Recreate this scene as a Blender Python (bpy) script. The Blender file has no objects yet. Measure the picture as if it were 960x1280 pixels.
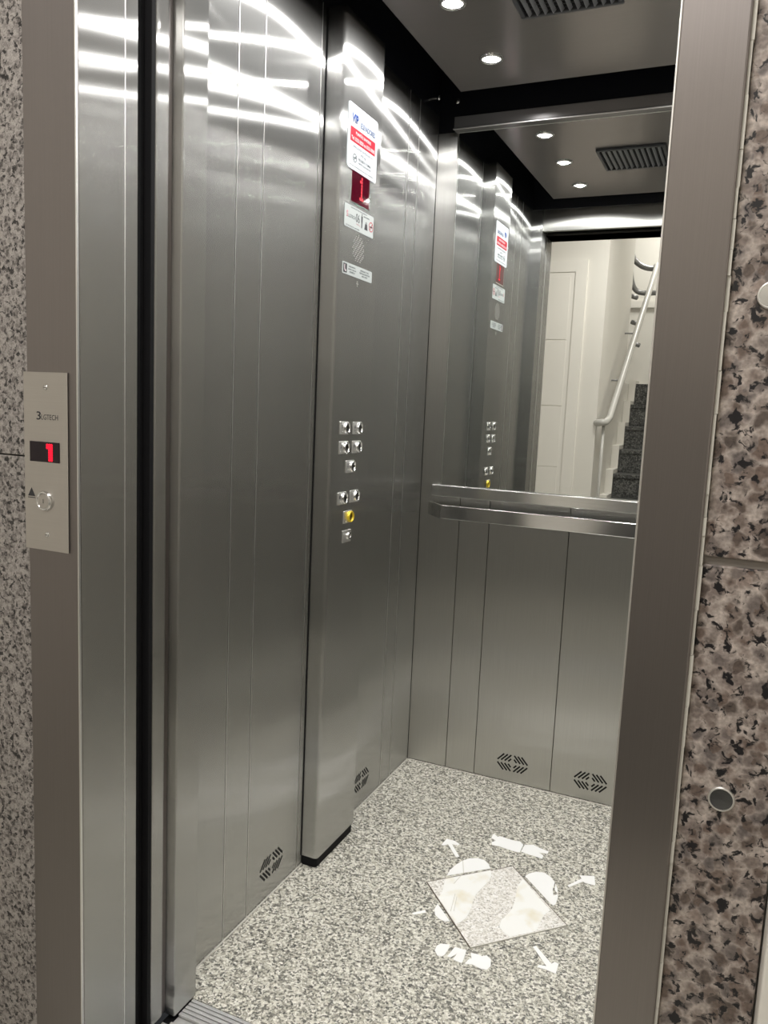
import bpy, bmesh, math, random
from mathutils import Matrix, Vector
random.seed(7)
S = bpy.context.scene
COL = S.collection
PI = math.pi

# ------------------------------------------------------------------ camera
cam_d = bpy.data.cameras.new('camera')
cam = bpy.data.objects.new('camera', cam_d); COL.objects.link(cam)
YAW, PITCH, ROLL, FPX = -0.42154888, -0.13189031, 0.04418525, 989.699
fwd = Vector((math.sin(YAW)*math.cos(PITCH), math.cos(YAW)*math.cos(PITCH), math.sin(PITCH)))
rt = Vector((math.cos(YAW), -math.sin(YAW), 0)); up = rt.cross(fwd)
r2 = math.cos(ROLL)*rt + math.sin(ROLL)*up; u2 = -math.sin(ROLL)*rt + math.cos(ROLL)*up
m = Matrix((r2, u2, -fwd)).transposed().to_4x4(); m.translation = Vector((0, 0, 1.25))
cam.matrix_world = m
cam_d.sensor_fit = 'VERTICAL'; cam_d.sensor_height = 24.0; cam_d.lens = FPX/1280*24.0
cam_d.clip_start = 0.02
S.camera = cam
# ------------------------------------------------------------------ world, exposure
w = bpy.data.worlds.new('world'); S.world = w; w.use_nodes = True
w.node_tree.nodes['Background'].inputs[0].default_value = (0.5, 0.52, 0.55, 1)
w.node_tree.nodes['Background'].inputs[1].default_value = 0.05
S.view_settings.view_transform = 'Standard'; S.view_settings.look = 'None'
S.view_settings.gamma = 1; S.view_settings.exposure = 0.0; S.view_settings.use_curve_mapping = False
S.cycles.use_denoising = True
S.cycles.max_bounces = 14; S.cycles.glossy_bounces = 10; S.cycles.diffuse_bounces = 4
S.cycles.sample_clamp_indirect = 40.0
S.cycles.caustics_reflective = True
# ------------------------------------------------------------------ hall lights
def area(name, loc, sx, sy, power, col=(1, .965, .92)):
    l = bpy.data.lights.new(name, 'AREA'); l.shape = 'RECTANGLE'; l.size = sx; l.size_y = sy
    l.energy = power; l.color = col
    o = bpy.data.objects.new(name, l); COL.objects.link(o); o.location = loc
    return o
area('hall_lamp_light', (-0.45, 0.15, 2.77), .5, .5, 27)
area('stair_lamp_light', (-0.65, -2.4, 3.36), .4, .4, 18)
SPOT_W = 2.8

# ------------------------------------------------------------------ helpers
ORG = Vector((0, 0, 0))
def tag(o, label=None, cat=None, group=None, kind=None):
    if label: o['label'] = label
    if cat: o['category'] = cat
    if group: o['group'] = group
    if kind: o['kind'] = kind
    return o
def thing(name, loc, label, cat, group=None):
    o = bpy.data.objects.new(name, None); COL.objects.link(o); o.location = loc
    o.empty_display_size = .05
    return tag(o, label, cat, group)
def wloc(o):
    v = Vector(o.location)
    p = o.parent
    while p: v += Vector(p.location); p = p.parent
    return v
def mk(name, bm, mat, parent=None, loc=None, smooth=False):
    """link bm (world coordinates) as one mesh object whose origin sits at loc (world)"""
    par = wloc(parent) if parent else Vector((0, 0, 0))
    if loc is None:
        if parent: loc = par
        else:
            xs = [v.co for v in bm.verts]
            loc = Vector((sum(v.x for v in xs)/len(xs), sum(v.y for v in xs)/len(xs), min(v.z for v in xs)))
    loc = Vector(loc)
    for v in bm.verts: v.co -= loc
    bmesh.ops.recalc_face_normals(bm, faces=bm.faces[:])
    me = bpy.data.meshes.new(name); bm.to_mesh(me); bm.free()
    if smooth:
        for p in me.polygons: p.use_smooth = True
    if mat: me.materials.append(mat)
    o = bpy.data.objects.new(name, me); COL.objects.link(o)
    o.location = loc - par
    if parent: o.parent = parent
    return o
def box(bm, x0, x1, y0, y1, z0, z1, bev=0):
    b2 = bmesh.new()
    bmesh.ops.create_cube(b2, size=1)
    for v in b2.verts:
        v.co = Vector(((x0+x1)/2 + v.co.x*(x1-x0), (y0+y1)/2 + v.co.y*(y1-y0), (z0+z1)/2 + v.co.z*(z1-z0)))
    if bev: bmesh.ops.bevel(b2, geom=b2.edges[:], offset=bev, segments=2, affect='EDGES', profile=.5)
    me = bpy.data.meshes.new('t'); b2.to_mesh(me); b2.free(); bm.from_mesh(me); bpy.data.meshes.remove(me)
    return bm
def B(*a, bev=0): return box(bmesh.new(), *a, bev=bev)
def prism(pts, axis, a0, a1, bm=None):
    """extrude a polygon; axis 2: pts (x,y); axis 0: pts (y,z); axis 1: pts (x,z)"""
    bm = bm or bmesh.new()
    def P(p, a):
        return (a, p[0], p[1]) if axis == 0 else (p[0], a, p[1]) if axis == 1 else (p[0], p[1], a)
    lo = [bm.verts.new(P(p, a0)) for p in pts]; hi = [bm.verts.new(P(p, a1)) for p in pts]
    n = len(pts)
    f = [bm.faces.new(lo), bm.faces.new(hi)]
    for i in range(n): bm.faces.new((lo[i], lo[(i+1) % n], hi[(i+1) % n], hi[i]))
    bmesh.ops.triangulate(bm, faces=f)
    return bm
def lathe(bm, c, axis, prof, seg=24, sq=1):
    """prof: (radius, height along axis) ; axis unit vector"""
    c = Vector(c); ax = Vector(axis).normalized()
    a = ax.orthogonal().normalized()
    if abs(ax.z) < .5: a = Vector((0, 0, 1))
    b = ax.cross(a)
    rings = []
    for r, h in prof:
        if r < 1e-6: rings.append([bm.verts.new(c+ax*h)])
        else: rings.append([bm.verts.new(c+ax*h+(a*math.cos(t)+b*math.sin(t))*r) for t in [2*PI*i/seg for i in range(seg)]])
    for q in range(len(rings)-1):
        A, D = rings[q], rings[q+1]
        for i in range(seg):
            j = (i+1) % seg
            if len(A) == 1 and len(D) == 1: continue
            if len(A) == 1: bm.faces.new((A[0], D[i], D[j]))
            elif len(D) == 1: bm.faces.new((A[i], A[j], D[0]))
            else: bm.faces.new((A[i], A[j], D[j], D[i]))
    return bm
def tube(bm, pts, r, seg=12):
    pts = [Vector(p) for p in pts]
    rings = []
    prev = None
    for i, p in enumerate(pts):
        d = (pts[min(i+1, len(pts)-1)]-pts[max(i-1, 0)]).normalized()
        a = d.orthogonal().normalized() if prev is None else (prev - d*prev.dot(d)).normalized()
        prev = a; b = d.cross(a)
        rings.append([bm.verts.new(p+(a*math.cos(2*PI*k/seg)+b*math.sin(2*PI*k/seg))*r) for k in range(seg)])
    for i in range(len(rings)-1):
        for k in range(seg):
            bm.faces.new((rings[i][k], rings[i][(k+1) % seg], rings[i+1][(k+1) % seg], rings[i+1][k]))
    bm.faces.new(rings[0]); bm.faces.new(rings[-1][::-1])
    return bm
def smoothpath(pts, n=6):
    """round the corners of a polyline with a Catmull-Rom spline"""
    pts = [Vector(p) for p in pts]; out = []
    for i in range(len(pts)-1):
        p0 = pts[max(i-1, 0)]; p1 = pts[i]; p2 = pts[i+1]; p3 = pts[min(i+2, len(pts)-1)]
        for k in range(n):
            t = k/n
            out.append(.5*((2*p1)+(-p0+p2)*t+(2*p0-5*p1+4*p2-p3)*t*t+(-p0+3*p1-3*p2+p3)*t**3))
    out.append(pts[-1]); return out
COPROT = Matrix(((0, 0, 1), (1, 0, 0), (0, 1, 0)))       # text x -> +y, text y -> +z, normal -> +x
FACROT = Matrix(((1, 0, 0), (0, 0, -1), (0, 1, 0)))      # text x -> +x, text y -> +z, normal -> -y
def text(name, s, mat, parent, rot, pos, width, height, ext=.0002, bold=0.0):
    cu = bpy.data.curves.new(name, 'FONT'); cu.body = s; cu.size = 1; cu.resolution_u = 3
    cu.align_x = 'CENTER'; cu.align_y = 'CENTER'; cu.offset = bold
    to = bpy.data.objects.new(name, cu); COL.objects.link(to)
    bpy.context.view_layer.update()
    me = bpy.data.meshes.new_from_object(to.evaluated_get(bpy.context.evaluated_depsgraph_get()))
    bpy.data.objects.remove(to)
    xs = [v.co.x for v in me.vertices]; ys = [v.co.y for v in me.vertices]
    cx, cy = (min(xs)+max(xs))/2, (min(ys)+max(ys))/2
    sx = width/(max(xs)-min(xs)); sy = height/(max(ys)-min(ys))
    bm = bmesh.new(); bm.from_mesh(me); bpy.data.meshes.remove(me)
    r = bmesh.ops.extrude_face_region(bm, geom=bm.faces[:])
    for v in [g for g in r['geom'] if isinstance(g, bmesh.types.BMVert)]: v.co.z += 1
    for v in bm.verts:
        q = Vector(((v.co.x-cx)*sx, (v.co.y-cy)*sy, v.co.z*ext))
        v.co = Vector(pos) + rot @ q
    return mk(name, bm, mat, parent)

# ------------------------------------------------------------------ materials
def mat(name):
    m = bpy.data.materials.new(name); m.use_nodes = True
    nt = m.node_tree; return m, nt, nt.nodes, nt.links, nt.nodes['Principled BSDF']
def plain(name, col, rough=.5, metal=0, emit=None, es=0, spec=None):
    m, nt, n, l, p = mat(name)
    p.inputs['Base Color'].default_value = (*col, 1); p.inputs['Roughness'].default_value = rough
    p.inputs['Metallic'].default_value = metal
    if spec is not None: p.inputs['Specular IOR Level'].default_value = spec
    if emit: p.inputs['Emission Color'].default_value = (*emit, 1); p.inputs['Emission Strength'].default_value = es
    return m
def steel(name, col, rough, aniso, grain=(0, 0, 1), streak=.10, broad=.0, brough=.42, baniso=.5):
    """brushed steel: the brush lines run along `grain`, highlights spread across it; a second, broader lobe for the coarse scratches"""
    m, nt, n, l, p = mat(name)
    n.remove(p)
    geo = n.new('ShaderNodeNewGeometry'); tc = n.new('ShaderNodeTexCoord')
    cr = n.new('ShaderNodeVectorMath'); cr.operation = 'CROSS_PRODUCT'; cr.inputs[1].default_value = grain
    l.new(geo.outputs['True Normal'], cr.inputs[0])
    c2 = n.new('ShaderNodeVectorMath'); c2.operation = 'CROSS_PRODUCT'
    l.new(geo.outputs['True Normal'], c2.inputs[0]); l.new(cr.outputs[0], c2.inputs[1])
    mp = n.new('ShaderNodeMapping')
    mp.inputs['Scale'].default_value = [6 if q else 900 for q in grain]
    l.new(tc.outputs['Object'], mp.inputs[0])
    nz = n.new('ShaderNodeTexNoise'); nz.inputs['Scale'].default_value = 1; nz.inputs['Detail'].default_value = 2
    l.new(mp.outputs[0], nz.inputs[0])
    mr = n.new('ShaderNodeMapRange'); mr.inputs[3].default_value = 1-streak; mr.inputs[4].default_value = 1+streak
    l.new(nz.outputs[0], mr.inputs[0])
    mx = n.new('ShaderNodeVectorMath'); mx.operation = 'SCALE'; mx.inputs[0].default_value = col
    l.new(mr.outputs[0], mx.inputs['Scale'])
    def lobe(r, a):
        g = n.new('ShaderNodeBsdfAnisotropic'); g.inputs['Anisotropy'].default_value = a; g.inputs['Roughness'].default_value = r
        l.new(c2.outputs[0], g.inputs['Tangent']); l.new(mx.outputs[0], g.inputs['Color']); return g
    g1 = lobe(rough, aniso)
    if broad:
        g2 = lobe(brough, baniso); ms = n.new('ShaderNodeMixShader'); ms.inputs[0].default_value = broad
        l.new(g1.outputs[0], ms.inputs[1]); l.new(g2.outputs[0], ms.inputs[2]); l.new(ms.outputs[0], n['Material Output'].inputs[0])
    else: l.new(g1.outputs[0], n['Material Output'].inputs[0])
    return m
def granite(name, stops, scale, rough=.25, speck=.35, dark=(.03, .03, .03), dist=.5, dscale=None, halo=None, h0=.25, h1=.75):
    m, nt, n, l, p = mat(name)
    tc = n.new('ShaderNodeTexCoord')
    nz = n.new('ShaderNodeTexNoise'); nz.inputs['Scale'].default_value = scale*.9; nz.inputs['Detail'].default_value = 2
    l.new(tc.outputs['Object'], nz.inputs[0])
    sub = n.new('ShaderNodeVectorMath'); sub.operation = 'SUBTRACT'; sub.inputs[1].default_value = (.5, .5, .5)
    l.new(nz.outputs['Color'], sub.inputs[0])
    sc = n.new('ShaderNodeVectorMath'); sc.operation = 'SCALE'; sc.inputs['Scale'].default_value = dist*2.6/scale
    l.new(sub.outputs[0], sc.inputs[0])
    add = n.new('ShaderNodeVectorMath'); l.new(tc.outputs['Object'], add.inputs[0]); l.new(sc.outputs[0], add.inputs[1])
    vo = n.new('ShaderNodeTexVoronoi'); vo.inputs['Scale'].default_value = scale; l.new(add.outputs[0], vo.inputs['Vector'])
    sep = n.new('ShaderNodeSeparateColor'); l.new(vo.outputs['Color'], sep.inputs[0])
    ra = n.new('ShaderNodeValToRGB'); ra.color_ramp.interpolation = 'LINEAR'
    e = ra.color_ramp.elements
    while len(e) > 1: e.remove(e[0])
    e[0].position = stops[0][0]; e[0].color = (*stops[0][1], 1)
    for pos, c in stops[1:]:
        q = e.new(pos); q.color = (*c, 1)
    l.new(sep.outputs[0], ra.inputs[0])
    src = ra.outputs[0]
    if halo:     # every crystal fades into the paler matrix towards its rim
        hr_ = n.new('ShaderNodeMapRange'); hr_.inputs[1].default_value = h0; hr_.inputs[2].default_value = h1
        l.new(vo.outputs['Distance'], hr_.inputs[0])
        hm = n.new('ShaderNodeMix'); hm.data_type = 'RGBA'; l.new(hr_.outputs[0], hm.inputs[0]); l.new(src, hm.inputs[6]); hm.inputs[7].default_value = (*halo, 1)
        src = hm.outputs[2]
    # fine mineral mottling inside every grain
    f = n.new('ShaderNodeTexNoise'); f.inputs['Scale'].default_value = scale*3.2; f.inputs['Detail'].default_value = 3
    l.new(tc.outputs['Object'], f.inputs[0])
    fr = n.new('ShaderNodeMapRange'); fr.inputs[1].default_value = .3; fr.inputs[2].default_value = .7
    fr.inputs[3].default_value = .72; fr.inputs[4].default_value = 1.28
    l.new(f.outputs[0], fr.inputs[0])
    mu = n.new('ShaderNodeVectorMath'); mu.operation = 'SCALE'; l.new(src, mu.inputs[0]); l.new(fr.outputs[0], mu.inputs['Scale'])
    # dark mica
    d = n.new('ShaderNodeTexNoise'); d.inputs['Scale'].default_value = dscale or scale*.8; d.inputs['Detail'].default_value = 3
    d.inputs['Roughness'].default_value = .6
    l.new(add.outputs[0], d.inputs[0])
    dr = n.new('ShaderNodeMapRange'); dr.inputs[1].default_value = 1-speck-.03; dr.inputs[2].default_value = 1-speck+.04
    l.new(d.outputs[0], dr.inputs[0])
    mi = n.new('ShaderNodeMix'); mi.data_type = 'RGBA'; l.new(dr.outputs[0], mi.inputs[0])
    l.new(mu.outputs[0], mi.inputs[6]); mi.inputs[7].default_value = (*dark, 1)
    l.new(mi.outputs[2], p.inputs['Base Color']); p.inputs['Roughness'].default_value = rough
    return m
M = {}
M['steel'] = steel('brushed_steel', (.61, .612, .60), .25, .88, (0, 0, 1), broad=.17, brough=.5)
M['steel_back'] = steel('brushed_steel_back', (.62, .615, .59), .30, .78, (0, 0, 1), broad=.4, brough=.38)
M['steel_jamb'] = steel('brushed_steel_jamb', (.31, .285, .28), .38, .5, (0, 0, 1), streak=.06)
M['steel_dark'] = steel('brushed_steel_rail', (.34, .33, .33), .36, .5, (1, 0, 0), streak=.05)
M['steel_plate'] = steel('brushed_steel_plate', (.60, .575, .55), .36, .5, (1, 0, 0), streak=.05)
M['steel_ceiling'] = steel('brushed_steel_ceiling', (.42, .39, .38), .24, .6, (1, 0, 0), broad=.3)
M['chrome'] = plain('polished_chrome', (.80, .80, .80), .12, 1)
M['metal_and_highlight'] = plain('bright_metal_and_fold_highlight', (.85, .84, .82), .36, 1)  # bright metal parts, and the painted highlights on folds and jamb edges
M['rail_metal'] = steel('rail_metal', (.74, .74, .72), .20, .4, (1, 0, 0), streak=.2)
M['aluminium'] = plain('aluminium_sill', (.72, .72, .71), .38, .85)
M['mirror'] = plain('mirror_glass', (.86, .88, .86), 0.0, 1)
M['black'] = plain('black_painted_steel', (.006, .006, .009), .35)
M['rubber_and_shade'] = plain('black_rubber_and_shade', (.006, .006, .007), .7, spec=.2)  # seals and plinths, and the painted shade on the door leaf front
M['slot'] = plain('slot_dark', (.004, .004, .004), .8)
M['plastic_dark'] = plain('grille_grey_plastic', (.05, .05, .053), .45)
M['slat'] = plain('grille_slat', (.32, .32, .33), .35, .6)
M['lens'] = plain('lamp_lens', (1, 1, 1), .3, 0, (1, .98, .96), 10)
M['lampface'] = plain('hall_lamp_diffuser', (1, 1, 1), .5, 0, (1, .95, .88), 3)
M['screen'] = plain('display_screen', (.012, .006, .010), .06, spec=.35)
M['screen_glow'] = plain('display_screen_lit_background', (.02, .001, .004), .05, 0, (.5, .0, .05), .13, spec=.35)
M['led'] = plain('display_led', (.05, 0, .0), .6, 0, (1, .004, .035), 1.15)
M['white_sticker'] = plain('white_sticker', (.60, .63, .66), .45, spec=.2)
M['grey_sticker'] = plain('pale_grey_plate', (.47, .50, .49), .45, spec=.2)
M['red'] = plain('red_print', (.42, .012, .03), .5, spec=.2)
M['blue'] = plain('blue_print', (.005, .04, .22), .6, spec=.1)
M['blue_grey'] = plain('blue_grey_print', (.03, .06, .16), .6, spec=.1)
M['grey_print'] = plain('grey_print', (.06, .075, .08), .6, spec=.1)
M['dark_print'] = plain('dark_print', (.03, .03, .035), .5)
M['white_print'] = plain('white_print', (.72, .62, .64), .5)
M['pink_print'] = plain('pale_red_print', (.55, .22, .26), .5)
M['joint_brown'] = plain('brown_joint', (.13, .10, .075), .7)
M['mortar'] = plain('grey_joint_filler', (.24, .215, .19), .8)
M['button_dark'] = plain('button_face_metal', (.16, .155, .15), .25, 1)
M['yellow'] = plain('yellow_ring', (.75, .55, .04), .3, .3)
M['decal'] = plain('floor_white_vinyl', (.95, .95, .94), .45)
M['caulk'] = plain('pale_caulk', (.62, .60, .54), .7)
M['wall_white'] = plain('white_wall_paint', (.80, .775, .72), .55)
M['door_white'] = plain('white_door_paint', (.86, .835, .78), .4)
M['groove'] = plain('moulding_groove', (.74, .71, .64), .6)
M['pipe_white'] = plain('white_pipe_paint', (.52, .51, .48), .3)
M['pipe_grey'] = plain('grey_pipe', (.30, .30, .30), .35, .6)
M['ceil_white'] = plain('ceiling_paint', (.80, .79, .76), .7)
M['granite_wall'] = granite('brown_granite', [(0, (.10, .08, .07)), (.3, (.17, .125, .105)), (.55, (.23, .19, .17)), (.8, (.14, .12, .115)), (1, (.30, .24, .21))],
                            66, .35, .43, (.012, .011, .013), .6, 80, halo=(.50, .435, .395), h0=.38, h1=.90)
M['granite_grey'] = granite('grey_granite', [(0, (.08, .072, .068)), (.3, (.14, .125, .118)), (.6, (.22, .20, .19)), (1, (.30, .28, .265))],
                            120, .5, .43, (.022, .02, .02), .7, 110, halo=(.40, .37, .35), h0=.3, h1=.7)
M['granite_floor'] = granite('pale_speckled_granite', [(0, (.11, .11, .10)), (.25, (.25, .24, .21)), (.45, (.47, .45, .38)), (.75, (.69, .67, .59)), (1, (.84, .82, .75))],
                             215, .26, .37, (.04, .04, .04), .8, 160)
M['granite_tile'] = granite('pale_pink_granite', [(0, (.45, .42, .38)), (.2, (.66, .63, .57)), (.5, (.82, .79, .74)), (.75, (.90, .88, .84)), (1, (.94, .92, .90))],
                            230, .26, .34, (.12, .11, .10), .8, 150)
M['granite_stair'] = granite('dark_stair_granite', [(0, (.02, .02, .02)), (.3, (.05, .05, .048)), (.6, (.10, .10, .095)), (1, (.19, .19, .18))],
                             110, .35, .42, (.01, .01, .01), .9)
def footprint_mat():
    m, nt, n, l, p = mat('yellowed_vinyl')
    tc = n.new('ShaderNodeTexCoord'); nz = n.new('ShaderNodeTexNoise'); nz.inputs['Scale'].default_value = 14
    nz.inputs['Detail'].default_value = 4; l.new(tc.outputs['Object'], nz.inputs[0])
    ra = n.new('ShaderNodeValToRGB'); ra.color_ramp.elements[0].position = .50; ra.color_ramp.elements[1].position = .72
    ra.color_ramp.elements[0].color = (.93, .93, .90, 1); ra.color_ramp.elements[1].color = (.78, .72, .56, 1)
    l.new(nz.outputs[0], ra.inputs[0]); l.new(ra.outputs[0], p.inputs['Base Color']); p.inputs['Roughness'].default_value = .4
    return m
M['vinyl_aged'] = footprint_mat()

# ================================================================== STRUCTURE
LX, RX, BY, FY = -.997, .067, 2.524, 1.247      # cab: left wall, right wall, back wall, inner front
FRY = .951                                       # front plane of the landing door frame
def struct(name, bm, mt, parent=None, kind='structure'):
    o = mk(name, bm, mt, parent)
    if not parent: o['kind'] = kind
    return o
# ---- cab floor
floor = struct('floor', B(LX-.03, RX+.03, 1.237, BY+.03, -.04, 0), M['granite_floor'])
fc = bmesh.new()
for a in ((LX, LX+.004, FY, BY), (LX, RX, BY-.004, BY), (RX-.004, RX, FY, BY)): box(fc, *a, -.002, .0018)
mk('caulk_line', fc, M['caulk'], floor)
# square access tile set in the floor
tile = mk('access_tile', prism([(-.6591, 1.8547), (-.4744, 2.0366), (-.2866, 1.8521), (-.4737, 1.6605)], 2, -.01, .0022), M['granite_tile'], floor)
tile['label'] = 'paler square granite tile set diagonally in the cab floor'
T4 = [Vector(p) for p in ((-.6591, 1.8547), (-.4744, 2.0366), (-.2866, 1.8521), (-.4737, 1.6605))]
for i in range(4):
    a, b = T4[i], T4[(i+1) % 4]; d = (b-a).normalized(); nn = Vector((-d.y, d.x))*.0010
    mk('tile_joint', prism([a-nn-d*.001, b-nn+d*.001, b+nn+d*.001, a+nn-d*.001], 2, -.002, .0025), M['joint_brown'] if i != 2 else M['caulk'], floor)

# ---- cab walls: backing + pressed steel panels with open joints
def steel_wall(name, bounds, plane, side, mt, z1=2.185, z0=.004):
    """side 'L','R' : plane x ; 'B' : plane y"""
    bk = bmesh.new(); t = .012
    if side == 'L': box(bk, plane-.05, plane-t, FY-.01, BY+.05, 0, z1)
    elif side == 'R': box(bk, plane+t, plane+.05, FY-.01, BY+.05, 0, z1)
    else: box(bk, LX-.012, RX+.012, plane+t, plane+.05, 0, z1)
    wl = struct(name, bk, M['black'])
    for a, b in zip(bounds[:-1], bounds[1:]):
        g = .0011
        if side == 'L': bm = B(plane-t, plane, a+g, b-g, z0, z1, bev=.0009)
        elif side == 'R': bm = B(plane, plane+t, a+g, b-g, z0, z1, bev=.0009)
        else: bm = B(a+g, b-g, plane, plane+t, z0, z1, bev=.0009)
        mk('steel_panel', bm, mt, wl)
        if side in 'LR' and a > FY:
            mk('panel_fold_highlight', B(min(plane, plane+(.0007 if side == 'L' else -.0007)), max(plane, plane+(.0007 if side == 'L' else -.0007)), a-.0004, a+.0012, z0, z1), M['metal_and_highlight'], wl)  # brighter strip paints the light caught along the folded seam
    return wl
wall_left = steel_wall('wall_left', [FY, 1.412, 1.508, 1.745, 2.005, 2.283, 2.362, BY], LX, 'L', M['steel'])
wall_right = steel_wall('wall_right', [FY, 1.412, 1.508, 1.745, 2.005, 2.283, 2.362, BY], RX, 'R', M['steel'])
wall_back = steel_wall('wall_back', [LX, -.852, -.747, -.482, -.217, -.10, RX], BY, 'B', M['steel_back'], z1=2.135)
# vent slots pressed in the panels (concentric diamond pattern)
def vent(parent, side, plane, c, zc, w=.108, h=.066):
    bm = bmesh.new()
    sx = 1
    def bar(u0, v0, u1, v1, t=.0052):
        a = Vector((u0, v0)); b = Vector((u1, v1)); d = (b-a).normalized(); nn = Vector((-d.y, d.x))*t/2
        P = [a-nn, b-nn, b+nn, a+nn]
        if side == 'B': prism([(c+p.x, zc+p.y) for p in P], 1, plane-.0006, plane+.004, bm)
        elif side == 'L': prism([(c+p.x, zc+p.y) for p in P], 0, plane-.004, plane+.0006, bm)
        else: prism([(c+p.x, zc+p.y) for p in P], 0, plane-.0006, plane+.004, bm)
    # four quadrants of parallel slanted slots
    for qx in (-1, 1):
        for qy in (-1, 1):
            bar(qx*.0145, qy*.0045, qx*.0050, qy*.0150)
            for k in range(3):
                ub = .052-k*.0125
                bar(qx*(ub-.022), qy*.0285, qx*ub, qy*.0045)
    o = mk('vent_slots', bm, M['slot'], parent); o['kind'] = 'stuff'; return o
vent(wall_left, 'L', LX, 1.618, .082); vent(wall_left, 'L', LX, 2.139, .084)
vent(wall_back, 'B', BY, -.6137, .0705); vent(wall_back, 'B', BY, -.353, .0685)
vent(wall_right, 'R', RX, 1.618, .082); vent(wall_right, 'R', RX, 2.139, .084)
# ---- black upper band, cab roof, steel ceiling panel
t1 = bmesh.new()
box(t1, LX-.03, LX, FY-.01, BY+.03, 2.185, 2.34); box(t1, RX, RX+.03, FY-.01, BY+.03, 2.185, 2.34)
box(t1, LX, RX, BY, BY+.03, 2.135, 2.34); box(t1, LX, RX, FY-.01, FY+.004, 2.185, 2.34)
struct('trim_1', t1, M['black'])
cab_ceiling = struct('ceiling', B(LX-.03, RX+.03, FY-.01, BY+.03, 2.34, 2.37), M['black'])
cp = mk('ceiling_panel', B(-.877, -.053, 1.36, 2.385, 2.2, 2.226, bev=.003), M['steel_ceiling'], cab_ceiling)
cb = bmesh.new()
for x in (-.8, -.13):
    for y in (1.45, 2.3): box(cb, x-.02, x+.02, y-.02, y+.02, 2.226, 2.34)
mk('panel_hanger', cb, M['black'], cab_ceiling)
# ---- cab front: left return pillar, right return panel, transom
pillar = struct('wall_front', B(LX-.03, -.945, 1.176, FY, 0, 2.34, bev=.003), M['steel'])
mk('return_panel', B(-.105, RX+.03, 1.19, FY, 0, 2.34, bev=.002), M['steel'], pillar)
mk('transom_panel', B(-.945, -.105, 1.222, FY, 2.085, 2.34, bev=.004), M['steel_back'], pillar)
# ---- shaft side: landing frame, doors, seals
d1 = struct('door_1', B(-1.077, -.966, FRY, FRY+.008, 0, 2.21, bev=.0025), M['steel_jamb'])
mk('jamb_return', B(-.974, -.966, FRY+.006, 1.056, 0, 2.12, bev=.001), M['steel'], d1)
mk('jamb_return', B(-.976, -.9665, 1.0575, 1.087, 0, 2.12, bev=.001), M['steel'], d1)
mk('return_fold_highlight', B(-.968, -.9655, 1.0552, 1.0575, 0, 2.12, bev=.0006), M['metal_and_highlight'], d1)  # bright strip painted as the highlight line of the fold
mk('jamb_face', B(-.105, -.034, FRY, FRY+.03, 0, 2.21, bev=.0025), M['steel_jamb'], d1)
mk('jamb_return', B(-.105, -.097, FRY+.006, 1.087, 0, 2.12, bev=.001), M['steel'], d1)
mk('jamb_edge_highlight', B(-.9680, -.9655, FRY-.0008, FRY+.004, 0, 2.12, bev=.0007), M['metal_and_highlight'], d1)  # highlight on the jamb corner, put in as a brighter strip
mk('jamb_edge_highlight', B(-.1056, -.1034, FRY-.0008, FRY+.004, 0, 2.12, bev=.0007), M['metal_and_highlight'], d1)  # same painted highlight on the right jamb corner
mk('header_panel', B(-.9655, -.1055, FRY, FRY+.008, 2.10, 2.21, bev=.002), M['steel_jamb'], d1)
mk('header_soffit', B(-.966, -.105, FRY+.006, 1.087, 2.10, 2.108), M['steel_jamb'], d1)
mk('door_seal', B(-.995, -.972, 1.089, 1.100, 0, 2.12), M['rubber_and_shade'], d1)
mk('door_seal', B(-.995, -.974, 1.103, 1.110, 0, 2.12), M['rubber_and_shade'], d1)
mk('leaf_front_shade', B(-1.07, -.9605, 1.1125, 1.1225, .01, 2.13, bev=.001), M['rubber_and_shade'], d1)  # black strip standing for the shade on the front of the leaf
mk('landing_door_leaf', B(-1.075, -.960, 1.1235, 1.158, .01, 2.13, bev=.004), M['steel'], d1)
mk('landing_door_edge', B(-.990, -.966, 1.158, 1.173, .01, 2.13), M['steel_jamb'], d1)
hd = bmesh.new()
box(hd, -1.08, .067, 1.10, 1.20, 2.135, 2.34)
mk('door_gear_cover', hd, M['black'], d1)
mk('door_track', B(-1.0, -.11, 1.18, 1.192, 2.112, 2.135), M['aluminium'], d1)
# sills
sl = struct('trim_2', B(-.966, -.105, 1.12, 1.236, -.03, -.008), M['rubber_and_shade'])
for a, b in ((1.186, 1.236), (1.122, 1.166)):
    n_ = 5
    for k in range(n_):
        y0 = a+(b-a)*k/n_
        mk('sill_rib', B(-.943 if y0 > 1.15 else -.958, -.105, y0+.0012, y0+(b-a)/n_-.0012, -.010, .001, bev=.0008), M['aluminium'], sl)
mk('sill_groove', B(-.943, -.105, 1.166, 1.186, -.012, -.005), M['aluminium'], sl)
s2 = struct('trim_3', B(-.966, -.105, .955, 1.095, -.03, -.008), M['rubber_and_shade'])
for k in range(8):
    mk('sill_rib', B(-.966, -.105, .957+k*.017, .970+k*.017, -.010, .001, bev=.0008), M['aluminium'], s2)

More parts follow.
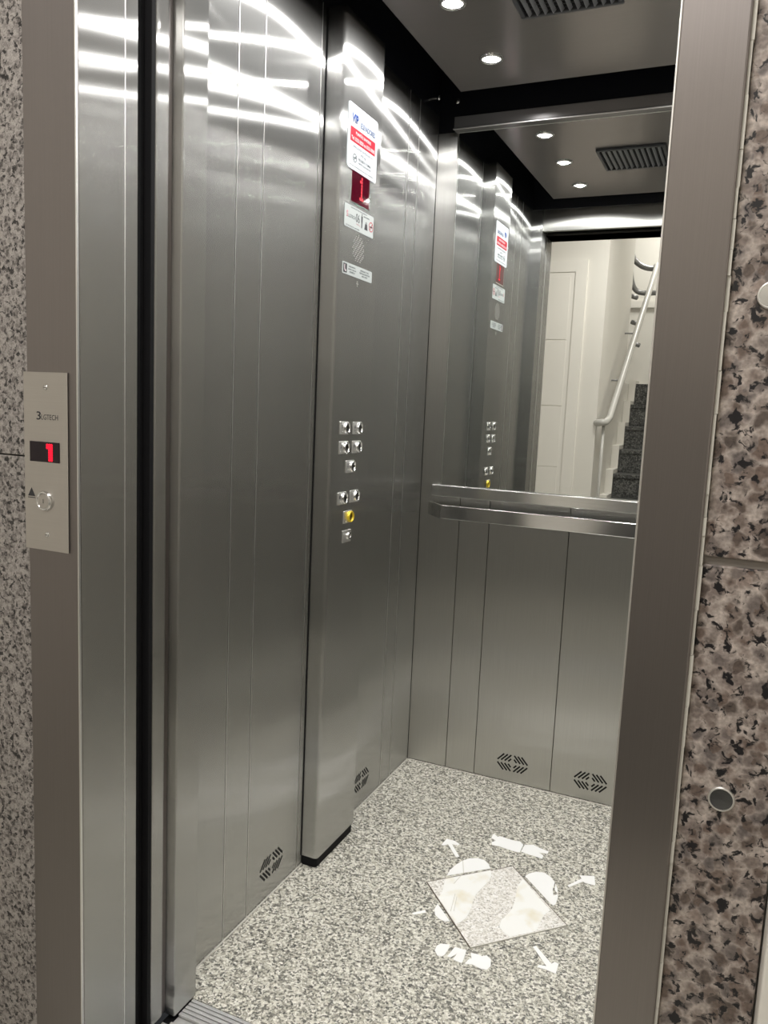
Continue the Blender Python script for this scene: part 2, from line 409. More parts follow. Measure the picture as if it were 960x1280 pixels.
# ---- landing facade: granite slabs either side of the frame and above
facade = struct('wall_facade', B(-2.1, -1.09, .985, 1.05, 0, 2.80), M['black'])
mk('backing_wall', B(-.02, 1.2, .985, 1.05, 0, 2.80), M['wall_white'], facade)
mk('backing_wall', B(-1.09, -.02, .985, 1.05, 2.22, 2.80), M['wall_white'], facade)
def slab(x0, x1, z0, z1, mt, nm='granite_slab'):
    return mk(nm, B(x0, x1, .9645, .985, z0, z1, bev=.0016), mt, facade, loc=(x0, .9645, z0))
zl = [0, 1.1415, 2.205, 2.80]
for a, b in zip(zl[:-1], zl[1:]):
    for x0, x1 in ((-1.60, -1.0785), (-2.1, -1.602)):
        slab(x0, x1, a+.0012, b-.0012, M['granite_grey'])
for a, b in ((0, .36), (.364, 1.088), (1.0975, 1.83), (1.834, 2.205), (2.209, 2.80)):
    slab(-.0305, .072, a, b, M['granite_wall'])
for x0, x1 in ((-1.076, -.55), (-.548, -.034)): slab(x0, x1, 2.214, 2.80, M['granite_grey'])
mk('joint_filler', B(-.0305, .072, .969, .985, 1.088, 1.0975), M['mortar'], facade)
# ragged pale caulk between the steel jamb and the right-hand slabs
cl = bmesh.new(); z = 0
while z < 2.2:
    h = random.uniform(.02, .07); wv = random.uniform(.0030, .0042)
    box(cl, -.034, -.034+wv, FRY+.004+random.uniform(0, .002), .985, z, z+h-.0004); z += h
cl_o = mk('caulk_strip', cl, M['caulk'], facade)
# white casing of the neighbouring doorway
struct('trim_4', B(.0745, .17, .925, .985, 0, 2.2, bev=.003), M['door_white'])

# ---- landing room behind the camera
struct('floor_landing', B(-2.1, 1.2, -.37, .955, -.04, -.001), M['granite_floor'])
struct('ceiling_landing', B(-2.1, 1.2, -.64, 1.05, 2.80, 2.86), M['ceil_white'])
struct('wall_landing_left', B(-2.16, -2.1, -.7, 1.05, 0, 2.86), M['wall_white'])
struct('wall_landing_right', B(1.2, 1.26, -.7, 1.05, 0, 2.86), M['wall_white'])
wo = struct('wall_landing_back', B(-2.1, -.95, -.70, -.64, 0, 2.86), M['wall_white'])
struct('floor_landing_rear', B(-2.1, -.95, -.64, -.37, -.04, -.001), M['granite_floor'])
struct('wall_landing_rear', B(.35, 1.2, -.70, -.64, 0, 2.86), M['wall_white'])
struct('floor_rear_right', B(.20, 1.2, -.64, -.37, -.04, -.001), M['granite_floor'])
# panelled white door in the back wall: mitred casing + leaf with grooves
d2 = struct('door_2', B(-1.952, -1.163, -.64, -.628, 0, 2.226, bev=.001), M['door_white'])
def mitre(p, nm='casing'): return mk(nm, prism(p, 1, -.64, -.622), M['door_white'], d2)
X0, X1, Z1, W = -2.03, -1.084, 2.305, .078
mitre([(X1-W, 0), (X1, 0), (X1, Z1), (X1-W, Z1-W)])
mitre([(X0, 0), (X0+W, 0), (X0+W, Z1-W), (X0, Z1)])
mitre([(X0, Z1), (X0+W, Z1-W), (X1-W, Z1-W), (X1, Z1)])
for k, (a, b) in enumerate(((0, .45), (.452, .878), (.880, 1.308), (1.311, 1.765), (1.768, 2.195))):
    mk('door_panel', B(-1.90, -1.195, -.628, -.624, a+.002, b-.001, bev=.001), M['door_white'], d2)
hn = bmesh.new(); lathe(hn, (-1.86, -.624, 1.02), (0, 1, 0), [(.0, 0), (.024, 0), (.024, .008), (.01, .010), (.01, .04), (0, .04)])
box(hn, -1.87, -1.75, -.592, -.577, 1.01, 1.03, bev=.004)
mk('door_handle', hn, M['chrome'], d2)
# stairwell
sw = struct('wall_stairs_left', B(-1.05, -.95, -1.85, -.70, 0, 3.40), M['wall_white'])
struct('wall_stairs_low', B(-1.05, -.95, -3.10, -1.85, 0, 1.535), M['wall_white'])
struct('wall_stairs_right', B(.20, .35, -3.16, -.64, 0, 3.40), M['wall_white'])
struct('wall_stairs_back', B(-2.0, .35, -3.16, -3.10, 0, 3.40), M['wall_white'])
struct('wall_stairs_side', B(-2.06, -2.0, -3.16, -.70, 0, 3.40), M['wall_white'])
struct('ceiling_stairs', B(-2.06, .35, -3.16, -.64, 3.40, 3.46), M['ceil_white'])
struct('wall_bulkhead', B(-2.06, .35, -.70, -.64, 2.86, 3.40), M['wall_white'])
struct('trim_5', B(-2.0, .20, -3.10, -3.07, 2.30, 2.36), M['wall_white'])
stairs = struct('stairs', B(-.95, .20, -3.10, -2.15, 1.40, 1.54), M['granite_stair'])
z = .10; y = -.37
k = 0
steps = []
while z < 1.6:
    if z < 1.5: mk('stair_tread', B(-.892, .20, y-.245, y+.012, z-.03, z, bev=.002), M['granite_stair'], stairs)
    mk('stair_riser', B(-.892, .20, y-.02, y, z-.18 if k else 0, z-.031, bev=.001), M['granite_stair'], stairs)
    mk('stair_stringer', B(-.949, -.8935, y-.22, y+.015, 0, z+.03), M['wall_white'], stairs)
    z += .18; y -= .22; k += 1
stairs['label'] = 'dark granite stair flight with white stringer'

# ================================================================== THINGS
# ---- mirror
mir = thing('wall_mirror', (-.465, 2.504, .961), 'large mirror on the back wall of the cab reflecting stairs and white door', 'mirror')
mk('glass', B(-.918, -.012, 2.504, 2.523, 1.0, 2.136), M['mirror'], mir)
mk('bottom_rail', B(-.944, .014, 2.486, 2.523, .961, .9995, bev=.003), M['rail_metal'], mir)
tr = B(-.934, .004, 2.494, 2.523, 2.137, 2.172, bev=.002); box(tr, -.934, .004, 2.488, 2.523, 2.130, 2.137, bev=.002)
mk('top_rail', tr, M['steel_dark'], mir)
mk('rail_lip', B(-.934, .004, 2.4855, 2.4885, 2.1295, 2.1335, bev=.001), M['metal_and_highlight'], mir)
# ---- handrail on the back wall
hr = thing('handrail', (-.465, 2.47, .893), 'flat polished metal handrail across the back wall below the mirror', 'handrail')
mk('rail_bar', B(-.892, -.038, 2.440, 2.452, .893, .938, bev=.0018), M['chrome'], hr)
for sx, x0, x1 in ((1, -.892, -.966), (-1, -.038, .036)):
    e = prism([(x0, 2.440), (x0, 2.452), (x1+sx*.012, 2.5235), (x1, 2.5235)], 2, .893, .938)
    mk('end_return', e, M['rail_metal'], hr)
for x in (-.7, -.465, -.23):
    mk('bracket', B(x-.012, x+.012, 2.452, 2.5235, .905, .918, bev=.001), M['chrome'], hr)
# ---- chrome studs near the ceiling
def stud(loc, ax, label):
    t = thing('ceiling_clip', loc, label, 'clip', 'chrome clips under the ceiling')
    mk('stem', lathe(bmesh.new(), loc, ax, [(0, 0), (.004, 0), (.004, .014), (0, .014)], 12), M['chrome'], t, smooth=False)
    mk('head', lathe(bmesh.new(), Vector(loc)+Vector(ax)*.013, ax, [(0, 0), (.008, 0), (.009, .003), (.007, .008), (0, .010)], 16), M['chrome'], t, smooth=True)
stud((LX+.0005, 2.472, 2.226), (1, 0, 0), 'small chrome clip on the black band of the left wall near the corner')
stud((-.93, BY-.0005, 2.222), (0, -1, 0), 'small chrome clip on the black band of the back wall above the mirror')

# ---- downlights
LIGHTS = [(-.722, 1.555, 'left row, nearest the door'), (-.722, 1.875, 'left row, middle one'), (-.722, 2.190, 'left row, nearest the mirror'),
          (-.208, 1.555, 'right row, nearest the door'), (-.208, 1.875, 'right row, middle one'), (-.208, 2.190, 'right row, nearest the mirror')]
for x, y, q in LIGHTS:
    t = thing('downlight', (x, y, 2.2), 'round recessed spotlight in the steel ceiling, '+q, 'ceiling light', 'spotlights in the cab ceiling')
    mk('trim_ring', lathe(bmesh.new(), (x, y, 2.2), (0, 0, -1), [(.0245, -.001), (.0245, .004), (.027, .0065), (.031, .005), (.034, .0), (.034, -.001)], 32), M['chrome'], t, smooth=True)
    mk('lens', lathe(bmesh.new(), (x, y, 2.2), (0, 0, -1), [(0, .0045), (.012, .004), (.0240, .001), (.0240, -.001)], 24), M['lens'], t, smooth=True)
    l = bpy.data.lights.new('downlight_lamp', 'AREA'); l.shape = 'DISK'; l.size = .032; l.energy = SPOT_W; l.spread = math.radians(165)
    l.color = (1, .985, .965)
    o = bpy.data.objects.new('downlight_lamp', l); COL.objects.link(o); o.location = (0, 0, -.0052); o.parent = t
# ---- ceiling ventilation grille
gx0, gx1, gy0, gy1 = -.585, -.345, 1.745, 1.992
gr = thing('ceiling_grille', ((gx0+gx1)/2, (gy0+gy1)/2, 2.2), 'dark grey slatted ventilation grille in the middle of the steel ceiling', 'vent')
fr = bmesh.new()
for a in ((gx0, gx1, gy0, gy0+.012), (gx0, gx1, gy1-.012, gy1), (gx0, gx0+.012, gy0+.012, gy1-.012), (gx1-.012, gx1, gy0+.012, gy1-.012)):
    box(fr, *a, 2.190, 2.1995, bev=.0025)
mk('frame', fr, M['plastic_dark'], gr)
mk('backing', B(gx0+.01, gx1-.01, gy0+.01, gy1-.01, 2.1985, 2.1995), M['slot'], gr)
for k in range(11):
    x = gx0+.024+k*(gx1-gx0-.048)/10
    bm = B(-.0013, .0013, gy0+.012, gy1-.012, -.006, .006)
    for v in bm.verts:
        cx_, cz_ = v.co.x, v.co.z; a_ = math.radians(32)
        v.co.x = x + cx_*math.cos(a_)+cz_*math.sin(a_); v.co.z = 2.1935 - cx_*math.sin(a_) + cz_*math.cos(a_)*.75
    mk('slat', bm, M['slat'], gr)
for k in range(14):
    y = gy0+.020+k*(gy1-gy0-.04)/13
    mk('cross_slat', B(gx0+.012, gx1-.012, y-.0009, y+.0009, 2.1955, 2.1984), M['plastic_dark'], gr)

# ---- car operating panel
CF = -.947
cop = thing('control_panel', (-.972, 1.88, .03), 'tall brushed steel elevator control column on the left cab wall', 'control panel')
def column_bm(x0, x1, y0, y1, z0, z1, r=.010):
    pts = [(x0, y0)] + [(x1-r+r*math.sin(a), y0+r-r*math.cos(a)) for a in [PI/2*i/5 for i in range(6)]]
    pts += [(x1-r*.4+r*.4*math.cos(a), y1-r*.4+r*.4*math.sin(a)) for a in [PI/2*i/4 for i in range(5)]] + [(x0, y1)]
    return prism(pts, 2, z0, z1)
mk('column_body', column_bm(LX+.0005, CF, 1.768, 1.991, .028, 2.184), M['steel'], cop)
mk('shadow_gap', B(LX+.0003, LX+.0035, 1.7655, 1.7679, .028, 2.184), M['rubber_and_shade'], cop)
mk('plinth', column_bm(LX+.0005, CF-.004, 1.771, 1.987, .0005, .028), M['rubber_and_shade'], cop)
def ypl(name, y0, y1, z0, z1, d, mt, parent, bev=.0008, x=CF): return mk(name, B(x, x+d, y0, y1, z0, z1, bev=bev), mt, parent)
dsp = ypl('display_screen', 1.8247, 1.927, 1.755, 1.8285, .0012, M['screen_glow'], cop, .0004)
bz = bmesh.new()
for a in ((1.8225, 1.8247, 1.753, 1.8285), (1.927, 1.9292, 1.753, 1.8285), (1.8225, 1.9292, 1.7515, 1.755)): box(bz, CF, CF+.0018, *a, bev=.0004)
mk('display_bezel', bz, M['chrome'], cop)
def dots(name, glyph, parent, rot, c, px, pz, r, face, mt=M['led']):
    bm = bmesh.new()
    for j, row in enumerate(glyph):
        for i, ch in enumerate(row):
            if ch == '#':
                u = (i-(len(row)-1)/2)*px; v = ((len(glyph)-1)/2-j)*pz
                ctr = Vector(c)+rot @ Vector((u, v, 0)); nrm = rot @ Vector((0, 0, 1))
                lathe(bm, ctr, nrm, [(r, -.0002), (r, .0005), (0, .0005)], 8)
    return mk(name, bm, mt, parent)
ONE = ['..#..', '.##..', '..#..', '..#..', '..#..', '..#..', '.###.']
dots('digit', ONE, dsp, COPROT, (CF+.0012, 1.882, 1.795), .0072, .0082, .0038, 'x')
# buttons
def button(y, zc, kind):
    b = mk('button', B(CF, CF+.0035, y-.0255, y+.0225, zc-.0165, zc+.0165, bev=.0016), M['metal_and_highlight'], cop)
    yc = y+.0085
    if kind == 'key':
        mk('key_switch', lathe(bmesh.new(), (CF+.0035, yc, zc), (1, 0, 0), [(.0, -.001), (.010, -.001), (.010, .004), (.004, .005), (.004, .003), (0, .003)], 20), M['chrome'], b)
        b['label'] = 'key switch plate at the bottom of the button rows'
    else:
        rg = lathe(bmesh.new(), (CF+.0035, yc, zc), (1, 0, 0), [(.0155, -.001), (.0155, .0055), (.0135, .0075), (.0115, .0055), (.0105, .001)], 24)
        mk('button_ring', rg, M['yellow'] if kind == 'alarm' else M['chrome'], b, smooth=True)
        mk('button_face', lathe(bmesh.new(), (CF+.0035, yc, zc), (1, 0, 0), [(.0106, -.001), (.0106, .0022), (.007, .0014), (0, .001)], 20), M['button_dark'], b, smooth=True)
        if kind == 'alarm': b['label'] = 'yellow ringed alarm button'
    if kind not in ('key', 'alarm'):
        text('number', kind, M['dark_print'], b, COPROT, (CF+.0036, y-.015, zc+.004), .0055, .009)
    br = bmesh.new()
    for (dy, dz) in ((-.018, -.007), (-.018, -.011), (-.013, -.007), (-.013, -.0115)):
        lathe(br, (CF+.0034, y+dy, zc+dz), (1, 0, 0), [(.0013, 0), (.0009, .0008), (0, .001)], 8)
    if kind != 'key': mk('braille', br, M['chrome'], b)
for y, zc, kd in ((1.8339, 1.1914, '5'), (1.9085, 1.1909, '6'), (1.8335, 1.1407, '3'), (1.9081, 1.1407, '4'), (1.8745, 1.0897, '2'),
                  (1.8351, 1.0077, '1'), (1.9053, 1.0081, 'T'), (1.8717, .955, 'alarm'), (1.8713, .903, 'key')):
    button(y, zc, kd)
# speaker perforations
sp = bmesh.new()
for i in range(-7, 8):
    for j in range(-7, 8):
        u = (i)*.0049; v = j*.0049
        if u*u+v*v < .0345**2 and (i+2*j) % 3 != 1:
            lathe(sp, (CF-.0005, 1.8785+u, 1.6465+v), (1, 0, 0), [(.0017, 0), (.0017, .0009), (.0009, .0006), (0, .0006)], 6)
o = mk('speaker_perforations', sp, M['metal_and_highlight'], cop); o['kind'] = 'stuff'
sp = bmesh.new()
for dy, dz in ((0, .005), (-.003, 0), (.003, 0), (0, -.005)):
    lathe(sp, (CF-.0005, 1.8797+dy, 1.561+dz), (1, 0, 0), [(.0016, 0), (.0016, .0009), (0, .0006)], 6)
o = mk('microphone_perforations', sp, M['metal_and_highlight'], cop); o['kind'] = 'stuff'

# ---- white service sticker
def rrect(y0, y1, z0, z1, r, n=4):
    out = []
    for cx, cz, a0 in ((y1-r, z0+r, -PI/2), (y1-r, z1-r, 0), (y0+r, z1-r, PI/2), (y0+r, z0+r, PI)):
        for i in range(n+1):
            a = a0+PI/2*i/n; out.append((cx+r*math.cos(a), cz+r*math.sin(a)))
    return out
st = thing('service_sticker', (CF, 1.877, 1.829), 'white service sticker with red band at the top of the control column', 'sticker')
SX = CF+.0012
mk('sticker_sheet', prism(rrect(1.795, 1.961, 1.829, 1.981, .008), 0, CF+.0002, SX+.001), M['white_sticker'], st)
SX += .001
mk('red_band', prism([(1.8075, 1.893), (1.948, 1.893), (1.948, 1.927), (1.8075, 1.927)], 0, SX-.0003, SX+.0003), M['red'], st)
text('logo_lettering', 'VIP', M['blue'], st, COPROT, (SX, 1.832, 1.949), .036, .021, bold=.045)
mk('logo_mark', prism([(1.828, 1.962), (1.8315, 1.968), (1.830, 1.962)], 0, SX, SX+.0003), M['blue'], st)
text('name_lettering', 'ELEVADORES', M['blue_grey'], st, COPROT, (SX, 1.904, 1.943), .082, .0135, bold=.03)
text('band_lettering', 'PLANTÃO 24 HORAS', M['white_print'], st, COPROT, (SX+.0004, 1.879, 1.9175), .086, .010, bold=.02)
text('band_lettering', 'Tel: 3333-2020 ou 3333-3030', M['white_print'], st, COPROT, (SX+.0004, 1.878, 1.902), .130, .009, bold=.02)
text('lettering', 'CAPACIDADE 06 PESSOAS OU', M['grey_print'], st, COPROT, (SX, 1.878, 1.884), .118, .006)
text('lettering', '450 kg', M['grey_print'], st, COPROT, (SX, 1.882, 1.872), .030, .009)
def ring(bm, c, r0, r1, x0, x1, seg=20, sy=1):
    lathe(bm, (x0, c[0], c[1]), (1, 0, 0), [(r0, 0), (r0, x1-x0), (r1, x1-x0), (r1, 0)], seg)
nb = bmesh.new(); ring(nb, (1.836, 1.858), .0105, .0085, SX, SX+.0003)
for a in (45,):
    d = Vector((math.cos(math.radians(a)), math.sin(math.radians(a))))*.0095; nn = Vector((-d.y, d.x)).normalized()*.001
    prism([(1.836+p.x, 1.858+p.y) for p in (-d-nn, d-nn, d+nn, -d+nn)], 0, SX, SX+.0003, nb)
box(nb, SX, SX+.0003, 1.829, 1.843, 1.857, 1.8595)
mk('no_smoking_mark', nb, M['grey_print'], st)
text('lettering', 'PROIBIDO FUMAR', M['grey_print'], st, COPROT, (SX, 1.892, 1.8605), .072, .007, bold=.01)
text('lettering', 'NESTE ELEVADOR', M['grey_print'], st, COPROT, (SX, 1.892, 1.8515), .070, .005, bold=.01)
text('lettering', 'EM CASO DE EMERGÊNCIA LIGUE PARA A ASSISTÊNCIA', M['grey_print'], st, COPROT, (SX, 1.877, 1.8385), .136, .0035)
# ---- capacity plate
pl = thing('capacity_plate', (CF, 1.876, 1.689), 'pale plate with capacity figures and pictograms below the red cab display', 'sign')
PX = CF+.0015
mk('plate', prism(rrect(1.793, 1.9588, 1.689, 1.7438, .003), 0, CF+.0002, PX), M['grey_sticker'], pl)
text('maker_logo', 'S', M['pink_print'], pl, COPROT, (PX, 1.808, 1.7205), .009, .015, bold=.02)
text('maker_lettering', 'LGTECH', M['grey_print'], pl, COPROT, (PX, 1.8335, 1.7175), .038, .008)
text('capacity_figures', '06', M['dark_print'], pl, COPROT, (PX, 1.866, 1.7205), .021, .021)
text('capacity_figures', '450 kg', M['pink_print'], pl, COPROT, (PX, 1.869, 1.705), .022, .004)
ic = bmesh.new()
lathe(ic, (PX, 1.8895, 1.7345), (1, 0, 0), [(.0022, 0), (.0022, .0003), (0, .0003)], 10)
prism([(1.8855, 1.731), (1.8935, 1.731), (1.893, 1.716), (1.8915, 1.716), (1.8912, 1.7015), (1.8875, 1.7015), (1.8872, 1.716), (1.886, 1.716)], 0, PX, PX+.0003, ic)
mk('person_pictogram', ic, M['dark_print'], pl)
ic = bmesh.new()
prism([(1.905, 1.702), (1.924, 1.702), (1.9195, 1.7165), (1.9095, 1.7165)], 0, PX, PX+.0003, ic)
ring(ic, (1.9145, 1.7185), .0035, .002, PX, PX+.0003, 12)
mk('weight_pictogram', ic, M['dark_print'], pl)
text('lettering', 'CARGA MÁXIMA', M['grey_print'], pl, COPROT, (PX, 1.915, 1.733), .034, .004)
text('lettering', 'ELEVADOR DE PASSAGEIROS', M['grey_print'], pl, COPROT, (PX, 1.872, 1.7395), .090, .003)
text('lettering', 'USO EXCLUSIVO DO CONDOMÍNIO', M['grey_print'], pl, COPROT, (PX, 1.840, 1.694), .075, .0032)
ic = bmesh.new(); ring(ic, (1.944, 1.7155), .0125, .0105, PX, PX+.0003, 24)
prism([(1.9355, 1.7075), (1.937, 1.7060), (1.9525, 1.7235), (1.951, 1.725)], 0, PX, PX+.0003, ic)
mk('no_smoking_ring', ic, M['red'], pl)
ic = bmesh.new(); box(ic, PX, PX+.0003, 1.936, 1.952, 1.714, 1.717)
mk('cigarette', ic, M['dark_print'], pl)
# ---- intercom label
ph = thing('intercom_label', (CF, 1.877, 1.575), 'narrow pale label with black telephone symbol below the speaker holes', 'sign')
mk('plate', prism(rrect(1.7918, 1.9612, 1.575, 1.604, .003), 0, CF+.0002, PX), M['grey_sticker'], ph)
mk('black_square', prism([(1.7965, 1.5785), (1.8155, 1.5785), (1.8155, 1.6005), (1.7965, 1.6005)], 0, PX, PX+.0003), M['dark_print'], ph)
hs = bmesh.new()
prism([(1.8010, 1.598), (1.8055, 1.598), (1.8062, 1.594), (1.8040, 1.592), (1.8045, 1.587), (1.8080, 1.585), (1.8105, 1.5865), (1.8115, 1.5825), (1.8070, 1.5805), (1.8015, 1.585), (1.8002, 1.592)], 0, PX+.0003, PX+.0006, hs)
mk('telephone_pictogram', hs, M['white_print'], ph)
for k, (s_, wv) in enumerate((('EMERGÊNCIA', .036), ('APERTE O BOTÃO', .044), ('AMARELO', .030))):
    text('lettering', s_, M['grey_print'], ph, COPROT, (PX, 1.845, 1.597-k*.0068), wv, .0042)
for k, (s_, wv) in enumerate((('EMERGENCY CALL', .050), ('PUSH YELLOW BUTTON', .058), ('AND WAIT', .034))):
    text('lettering', s_, M['grey_print'], ph, COPROT, (PX, 1.917, 1.5965-k*.0065), wv, .004)

# ---- landing call panel (on the left jamb)
lp = thing('call_panel', (-1.033, FRY, .99), 'brushed steel call plate with red display on the left door jamb', 'call panel')
LY = FRY-.003
mk('plate', B(-1.081, -.985, LY, FRY-.0002, .990, 1.2815, bev=.0008), M['steel_plate'], lp)
for zz in (1.257, 1.0165):
    sc_ = mk('screw', lathe(bmesh.new(), (-1.0315, LY, zz), (0, -1, 0), [(.0046, 0), (.0042, .0012), (.002, .0018), (0, .0018)], 16), M['chrome'], lp, smooth=True)
    mk('screw_slot', B(-1.0335, -1.0295, LY-.0022, LY-.0015, zz-.0005, zz+.0005), M['slot'], sc_)
text('maker_logo', '3', M['dark_print'], lp, FACROT, (-1.0475, LY, 1.2115), .0095, .0135, bold=.01)
text('maker_lettering', 'LGTECH', M['dark_print'], lp, FACROT, (-1.0235, LY, 1.2095), .036, .0085)
sc = mk('display_screen', B(-1.0675, -1.0025, LY-.001, LY, 1.1365, 1.1695, bev=.0003), M['screen'], lp)
dots('digit', ['###', '###', '.##', '.##', '.##', '.##', '.##'], sc, FACROT, (-1.0235, LY-.001, 1.1525), .0048, .0040, .0026, 'y')
mk('up_arrow', prism([(-1.0735, 1.0785), (-1.0575, 1.0785), (-1.0655, 1.0925)], 1, LY-.0004, LY), M['dark_print'], lp)
mk('up_arrow_bar', prism([(-1.0735, 1.0755), (-1.0575, 1.0755), (-1.0575, 1.0768), (-1.0735, 1.0768)], 1, LY-.0004, LY), M['dark_print'], lp)
b = mk('button', lathe(bmesh.new(), (-1.0355, LY, 1.0725), (0, -1, 0), [(.0165, 0), (.0165, .003), (.0145, .0055), (.0125, .0045), (.0122, .002)], 32), M['chrome'], lp, smooth=True)
mk('button_face', lathe(bmesh.new(), (-1.0355, LY, 1.0725), (0, -1, 0), [(.0122, 0), (.0122, .0035), (.0115, .004), (0, .004)], 28), M['steel_plate'], b)
text('button_mark', 'I', M['dark_print'], b, FACROT, (-1.0355, LY-.0041, 1.0725), .0012, .007)

# ---- chrome caps screwed in the right-hand granite
for x, zc, q in ((.0145, .8145, 'round chrome cap on the right granite slab near the bottom of the photo'),
                 (.0035+.0085, 1.3865, 'round chrome cap on the upper right granite slab at the photo edge')):
    t = thing('screw_cap', (x, .9645, zc), q, 'screw cap', 'chrome caps on the right granite')
    mk('rim', lathe(bmesh.new(), (x, .9645, zc), (0, -1, 0), [(.0148, 0), (.0148, .002), (.0138, .0036), (.0125, .003)], 32), M['metal_and_highlight'], t, smooth=True)
    mk('cap_face', lathe(bmesh.new(), (x, .9645, zc), (0, -1, 0), [(.0126, 0), (.0126, .003), (0, .0032)], 32), M['chrome'], t)

# ---- floor vinyl
def decal(name, label, cat, group, polys, mt=None, top=.0008):
    allp = [p for P in polys for p in P]
    c = (sum(p[0] for p in allp)/len(allp), sum(p[1] for p in allp)/len(allp), 0)
    bm = bmesh.new()
    for P in polys: prism(P, 2, .0001, top, bm)
    return tag(mk(name, bm, mt or M['decal'], None, loc=c), label, cat, group)
toe_l = [(-.6222, 1.9091), (-.6235, 1.9393), (-.6173, 1.9699), (-.6075, 1.9983), (-.5944, 2.0177), (-.574, 2.0307), (-.5543, 2.0301), (-.5382, 2.0175), (-.5268, 1.999)]
mid_l = [(-.6192, 1.8917), (-.5233, 1.9875), (-.516, 1.971), (-.5118, 1.9386), (-.5187, 1.9012), (-.5246, 1.8694), (-.5245, 1.8414), (-.5207, 1.8162), (-.5168, 1.7841), (-.5169, 1.7583), (-.5245, 1.7361), (-.5329, 1.7266), (-.6067, 1.8036), (-.607, 1.8291), (-.6132, 1.8585)]
heel_l = [(-.6005, 1.7811), (-.6008, 1.758), (-.5906, 1.7372), (-.5757, 1.7269), (-.5595, 1.7246), (-.5497, 1.7313)]
mid_r = [(-.4337, 1.9895), (-.4379, 1.9532), (-.4321, 1.9151), (-.4266, 1.8783), (-.425, 1.8484), (-.4308, 1.8152), (-.4365, 1.7902), (-.4339, 1.7666), (-.4213, 1.7522), (-.4008, 1.7411), (-.3556, 1.785), (-.3489, 1.7942), (-.348, 1.8302), (-.3456, 1.8645), (-.3365, 1.8897)]
toe_r = [(-.432, 2.0095), (-.425, 2.0275), (-.4106, 2.0442), (-.3889, 2.0506), (-.3677, 2.0382), (-.3533, 2.0201), (-.351, 1.9834), (-.3433, 1.9589), (-.3343, 1.9718), (-.3312, 1.9533), (-.3304, 1.926), (-.3339, 1.9164), (-.345, 1.9237)]
toe_r2 = [(-.3501, 2.0158), (-.3391, 1.9898), (-.3356, 1.9736), (-.3462, 1.986)]
G1 = 'white footprint stickers on the cab floor'
f1 = thing('footprint_sticker', (-.565, 1.87, 0), 'left white footprint sticker, scratched across, crossing the square floor tile', 'footprint sticker', G1)
mk('toe_piece', prism(toe_l, 2, .0001, .0009), M['decal'], f1)
mk('heel_piece', prism(heel_l, 2, .0001, .0009), M['decal'], f1)
mk('middle_piece', prism(mid_l, 2, .0023, .0030), M['vinyl_aged'], f1)['label'] = 'yellowed middle piece on the tile'
for a, b in (((-.607, 1.998), (-.585, 1.94)), ((-.585, 1.94), (-.592, 1.88)), ((-.574, 1.84), (-.560, 1.765)), ((-.566, 1.83), (-.553, 1.77))):
    a = Vector(a); b = Vector(b); d = (b-a).normalized(); nn = Vector((-d.y, d.x))*.0007
    mk('scratch', prism([a-nn, b-nn, b+nn, a+nn], 2, .0005, .0033), M['caulk'], f1)
f2 = thing('footprint_sticker', (-.38, 1.88, 0), 'right white footprint sticker with a torn toe edge, crossing the square floor tile', 'footprint sticker', G1)
mk('toe_piece', prism(toe_r, 2, .0001, .0009), M['decal'], f2); mk('toe_piece', prism(toe_r2, 2, .0001, .0009), M['decal'], f2)
mk('middle_piece', prism(mid_r, 2, .0023, .0030), M['vinyl_aged'], f2)['label'] = 'yellowed middle piece on the tile'
G2 = 'white arrow stickers round the footprints'
decal('arrow_sticker', 'white arrow sticker on the floor pointing to the back left corner', 'arrow sticker', G2, [[(-.6888, 2.0457), (-.6862, 2.0838), (-.6618, 2.0849), (-.6431, 2.0749), (-.6453, 2.0672), (-.6626, 2.0641), (-.6226, 2.0133), (-.6298, 2.0055), (-.6729, 2.0585), (-.6808, 2.0462)]])
decal('arrow_sticker', 'white arrow sticker on the floor pointing to the right, right of the footprints', 'arrow sticker', G2, [[(-.3191, 2.0228), (-.2918, 2.0723), (-.2991, 2.0856), (-.262, 2.1017), (-.2527, 2.0587), (-.2723, 2.057), (-.2861, 2.0598), (-.3145, 2.0164)]])
decal('arrow_sticker', 'white arrow sticker on the floor pointing down right towards the doorway', 'arrow sticker', G2, [[(-.342, 1.7348), (-.337, 1.742), (-.2902, 1.6982), (-.2846, 1.7074), (-.2754, 1.706), (-.2745, 1.67), (-.2979, 1.6728), (-.3175, 1.6716), (-.3151, 1.6808), (-.2987, 1.6845)]])
decal('arrow_sticker', 'worn arrow sticker of which only a short white dash is left, left of the footprints', 'arrow sticker', G2, [[(-.6448, 1.7168), (-.6198, 1.7437), (-.6144, 1.7353), (-.6377, 1.7128)]])
G3 = 'worn lettering strips on the cab floor'
decal('lettering_strip', 'worn white lettering strip on the floor behind the footprints, nearer the back wall', 'floor sticker', G3,
      [[(-.5716, 2.1551), (-.5717, 2.1787), (-.5551, 2.1684), (-.5509, 2.1749), (-.5256, 2.1721), (-.5051, 2.171), (-.4902, 2.1751), (-.4768, 2.1621), (-.4757, 2.1174), (-.49, 2.1151), (-.4981, 2.1161), (-.5143, 2.1175), (-.5389, 2.12), (-.5582, 2.1174), (-.5642, 2.1304), (-.5541, 2.1441)],
       [(-.4733, 2.164), (-.4507, 2.1764), (-.4333, 2.1699), (-.4187, 2.166), (-.4025, 2.163), (-.4032, 2.1493), (-.4271, 2.144), (-.4114, 2.1348), (-.4108, 2.116), (-.4327, 2.1193), (-.4523, 2.1202), (-.4736, 2.1241)]])
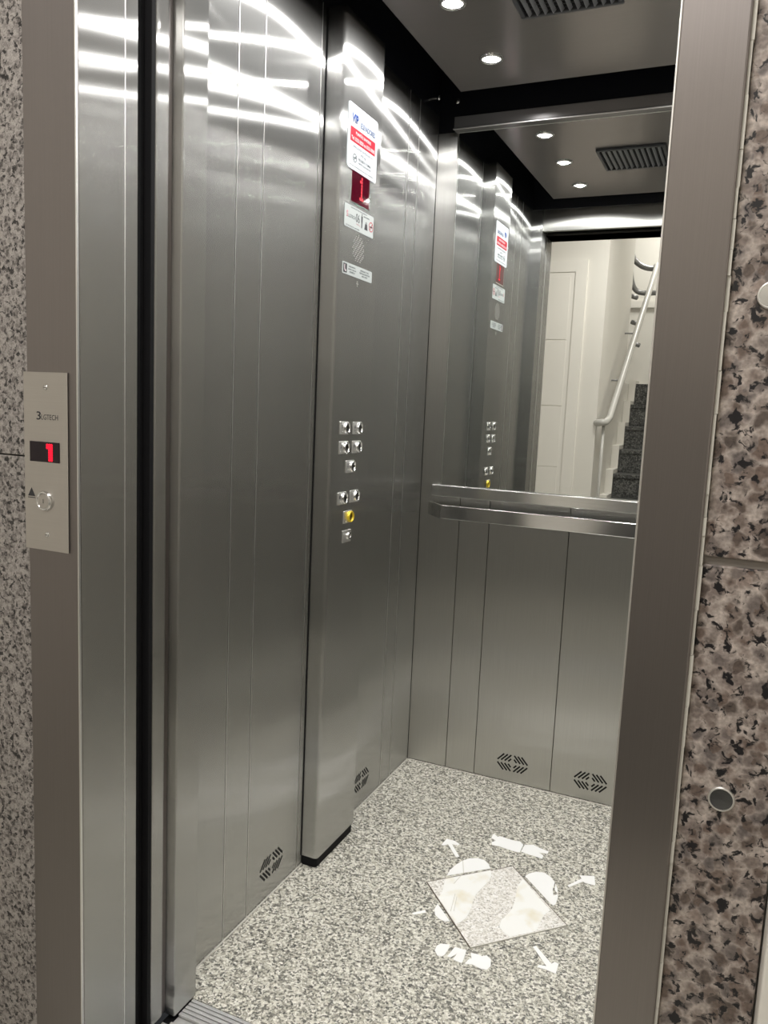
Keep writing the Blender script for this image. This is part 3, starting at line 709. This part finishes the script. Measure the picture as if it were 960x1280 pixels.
decal('lettering_strip', 'worn white lettering strip in three pieces in front of the footprints', 'floor sticker', G3,
      [[(-.5448, 1.6144), (-.5465, 1.6298), (-.5408, 1.6427), (-.5205, 1.6501), (-.5183, 1.6382), (-.5191, 1.612), (-.5236, 1.602), (-.5336, 1.6012)],
       [(-.512, 1.6094), (-.5071, 1.6474), (-.4789, 1.6493), (-.4749, 1.6133), (-.4752, 1.6026), (-.4963, 1.6052), (-.4949, 1.628), (-.5043, 1.6084)],
       [(-.4675, 1.6456), (-.4484, 1.6493), (-.4415, 1.6466), (-.432, 1.6548), (-.4186, 1.6461), (-.4128, 1.6244), (-.4177, 1.6085), (-.4307, 1.6059), (-.4518, 1.6101), (-.4679, 1.6046), (-.4655, 1.6214), (-.4596, 1.6277)]])

# ---- stair handrail and upper railing
sh = thing('stair_handrail', (-.88, -.7, 0.1), 'pale pipe handrail on the stairwell wall, turning into grey pipes at the top', 'handrail')
rail = [(-.955, -.66, 1.203), (-.92, -.62, 1.208), (-.885, -.64, 1.215), (-.88, -.766, 1.245)]
tb = bmesh.new(); tube(tb, smoothpath(rail, 5)+[Vector((-.83, -2.38, 2.555)), Vector((-.83, -2.41, 2.575))], .024)
mk('pipe', tb, M['pipe_white'], sh, smooth=True)
for t_ in (.25, .55):
    p = Vector((-.88, -.766, 1.245)).lerp(Vector((-.83, -2.38, 2.555)), t_)
    mk('wall_bracket', tube(bmesh.new(), [p-Vector((0, 0, .02)), p-Vector((.03, 0, .05)), Vector((-.951, p.y, p.z-.05))], .007), M['pipe_grey'], sh)
mk('newel_post', tube(bmesh.new(), [(-.90, -.655, 0.16), (-.90, -.655, 1.20)], .011), M['pipe_white'], sh, smooth=True)
ur = sh
mk('upper_pipe', tube(bmesh.new(), smoothpath([(-.83, -2.41, 2.575), (-.86, -2.42, 2.548), (-.934, -2.40, 2.556), (-1.005, -2.38, 2.60), (-1.045, -2.36, 2.67), (-1.061, -2.30, 2.90)], 5), .025), M['pipe_grey'], ur, smooth=True)
mk('lower_pipe', tube(bmesh.new(), smoothpath([(-.70, -2.40, 2.337), (-.80, -2.40, 2.337), (-.96, -2.40, 2.343), (-1.025, -2.38, 2.42), (-1.05, -2.36, 2.60), (-1.06, -2.32, 2.88)], 5), .022), M['pipe_grey'], ur, smooth=True)
for zz, yy in ((1.93, -2.70), (2.10, -2.50), (2.30, -2.30)):
    mk('rail_stub', tube(bmesh.new(), [(-1.02, yy, zz), (-.96, yy+.02, zz-.02)], .02), M['pipe_grey'], ur, smooth=True)
# ---- hall lamps
for loc, q, s in (((-.45, .15, 2.8), 'square white ceiling lamp over the landing', .25), ((-.65, -2.4, 3.4), 'square white ceiling lamp over the stairs', .25)):
    t = thing('ceiling_lamp', (loc[0], loc[1], loc[2]-.03), q, 'ceiling lamp')
    fr = bmesh.new()
    for a in ((-s-.01, s+.01, -s-.01, -s), (-s-.01, s+.01, s, s+.01), (-s-.01, -s, -s, s), (s, s+.01, -s, s)):
        box(fr, loc[0]+a[0], loc[0]+a[1], loc[1]+a[2], loc[1]+a[3], loc[2]-.028, loc[2])
    mk('frame', fr, M['door_white'], t)
    mk('diffuser', B(loc[0]-s, loc[0]+s, loc[1]-s, loc[1]+s, loc[2]-.022, loc[2]-.002), M['lampface'], t)
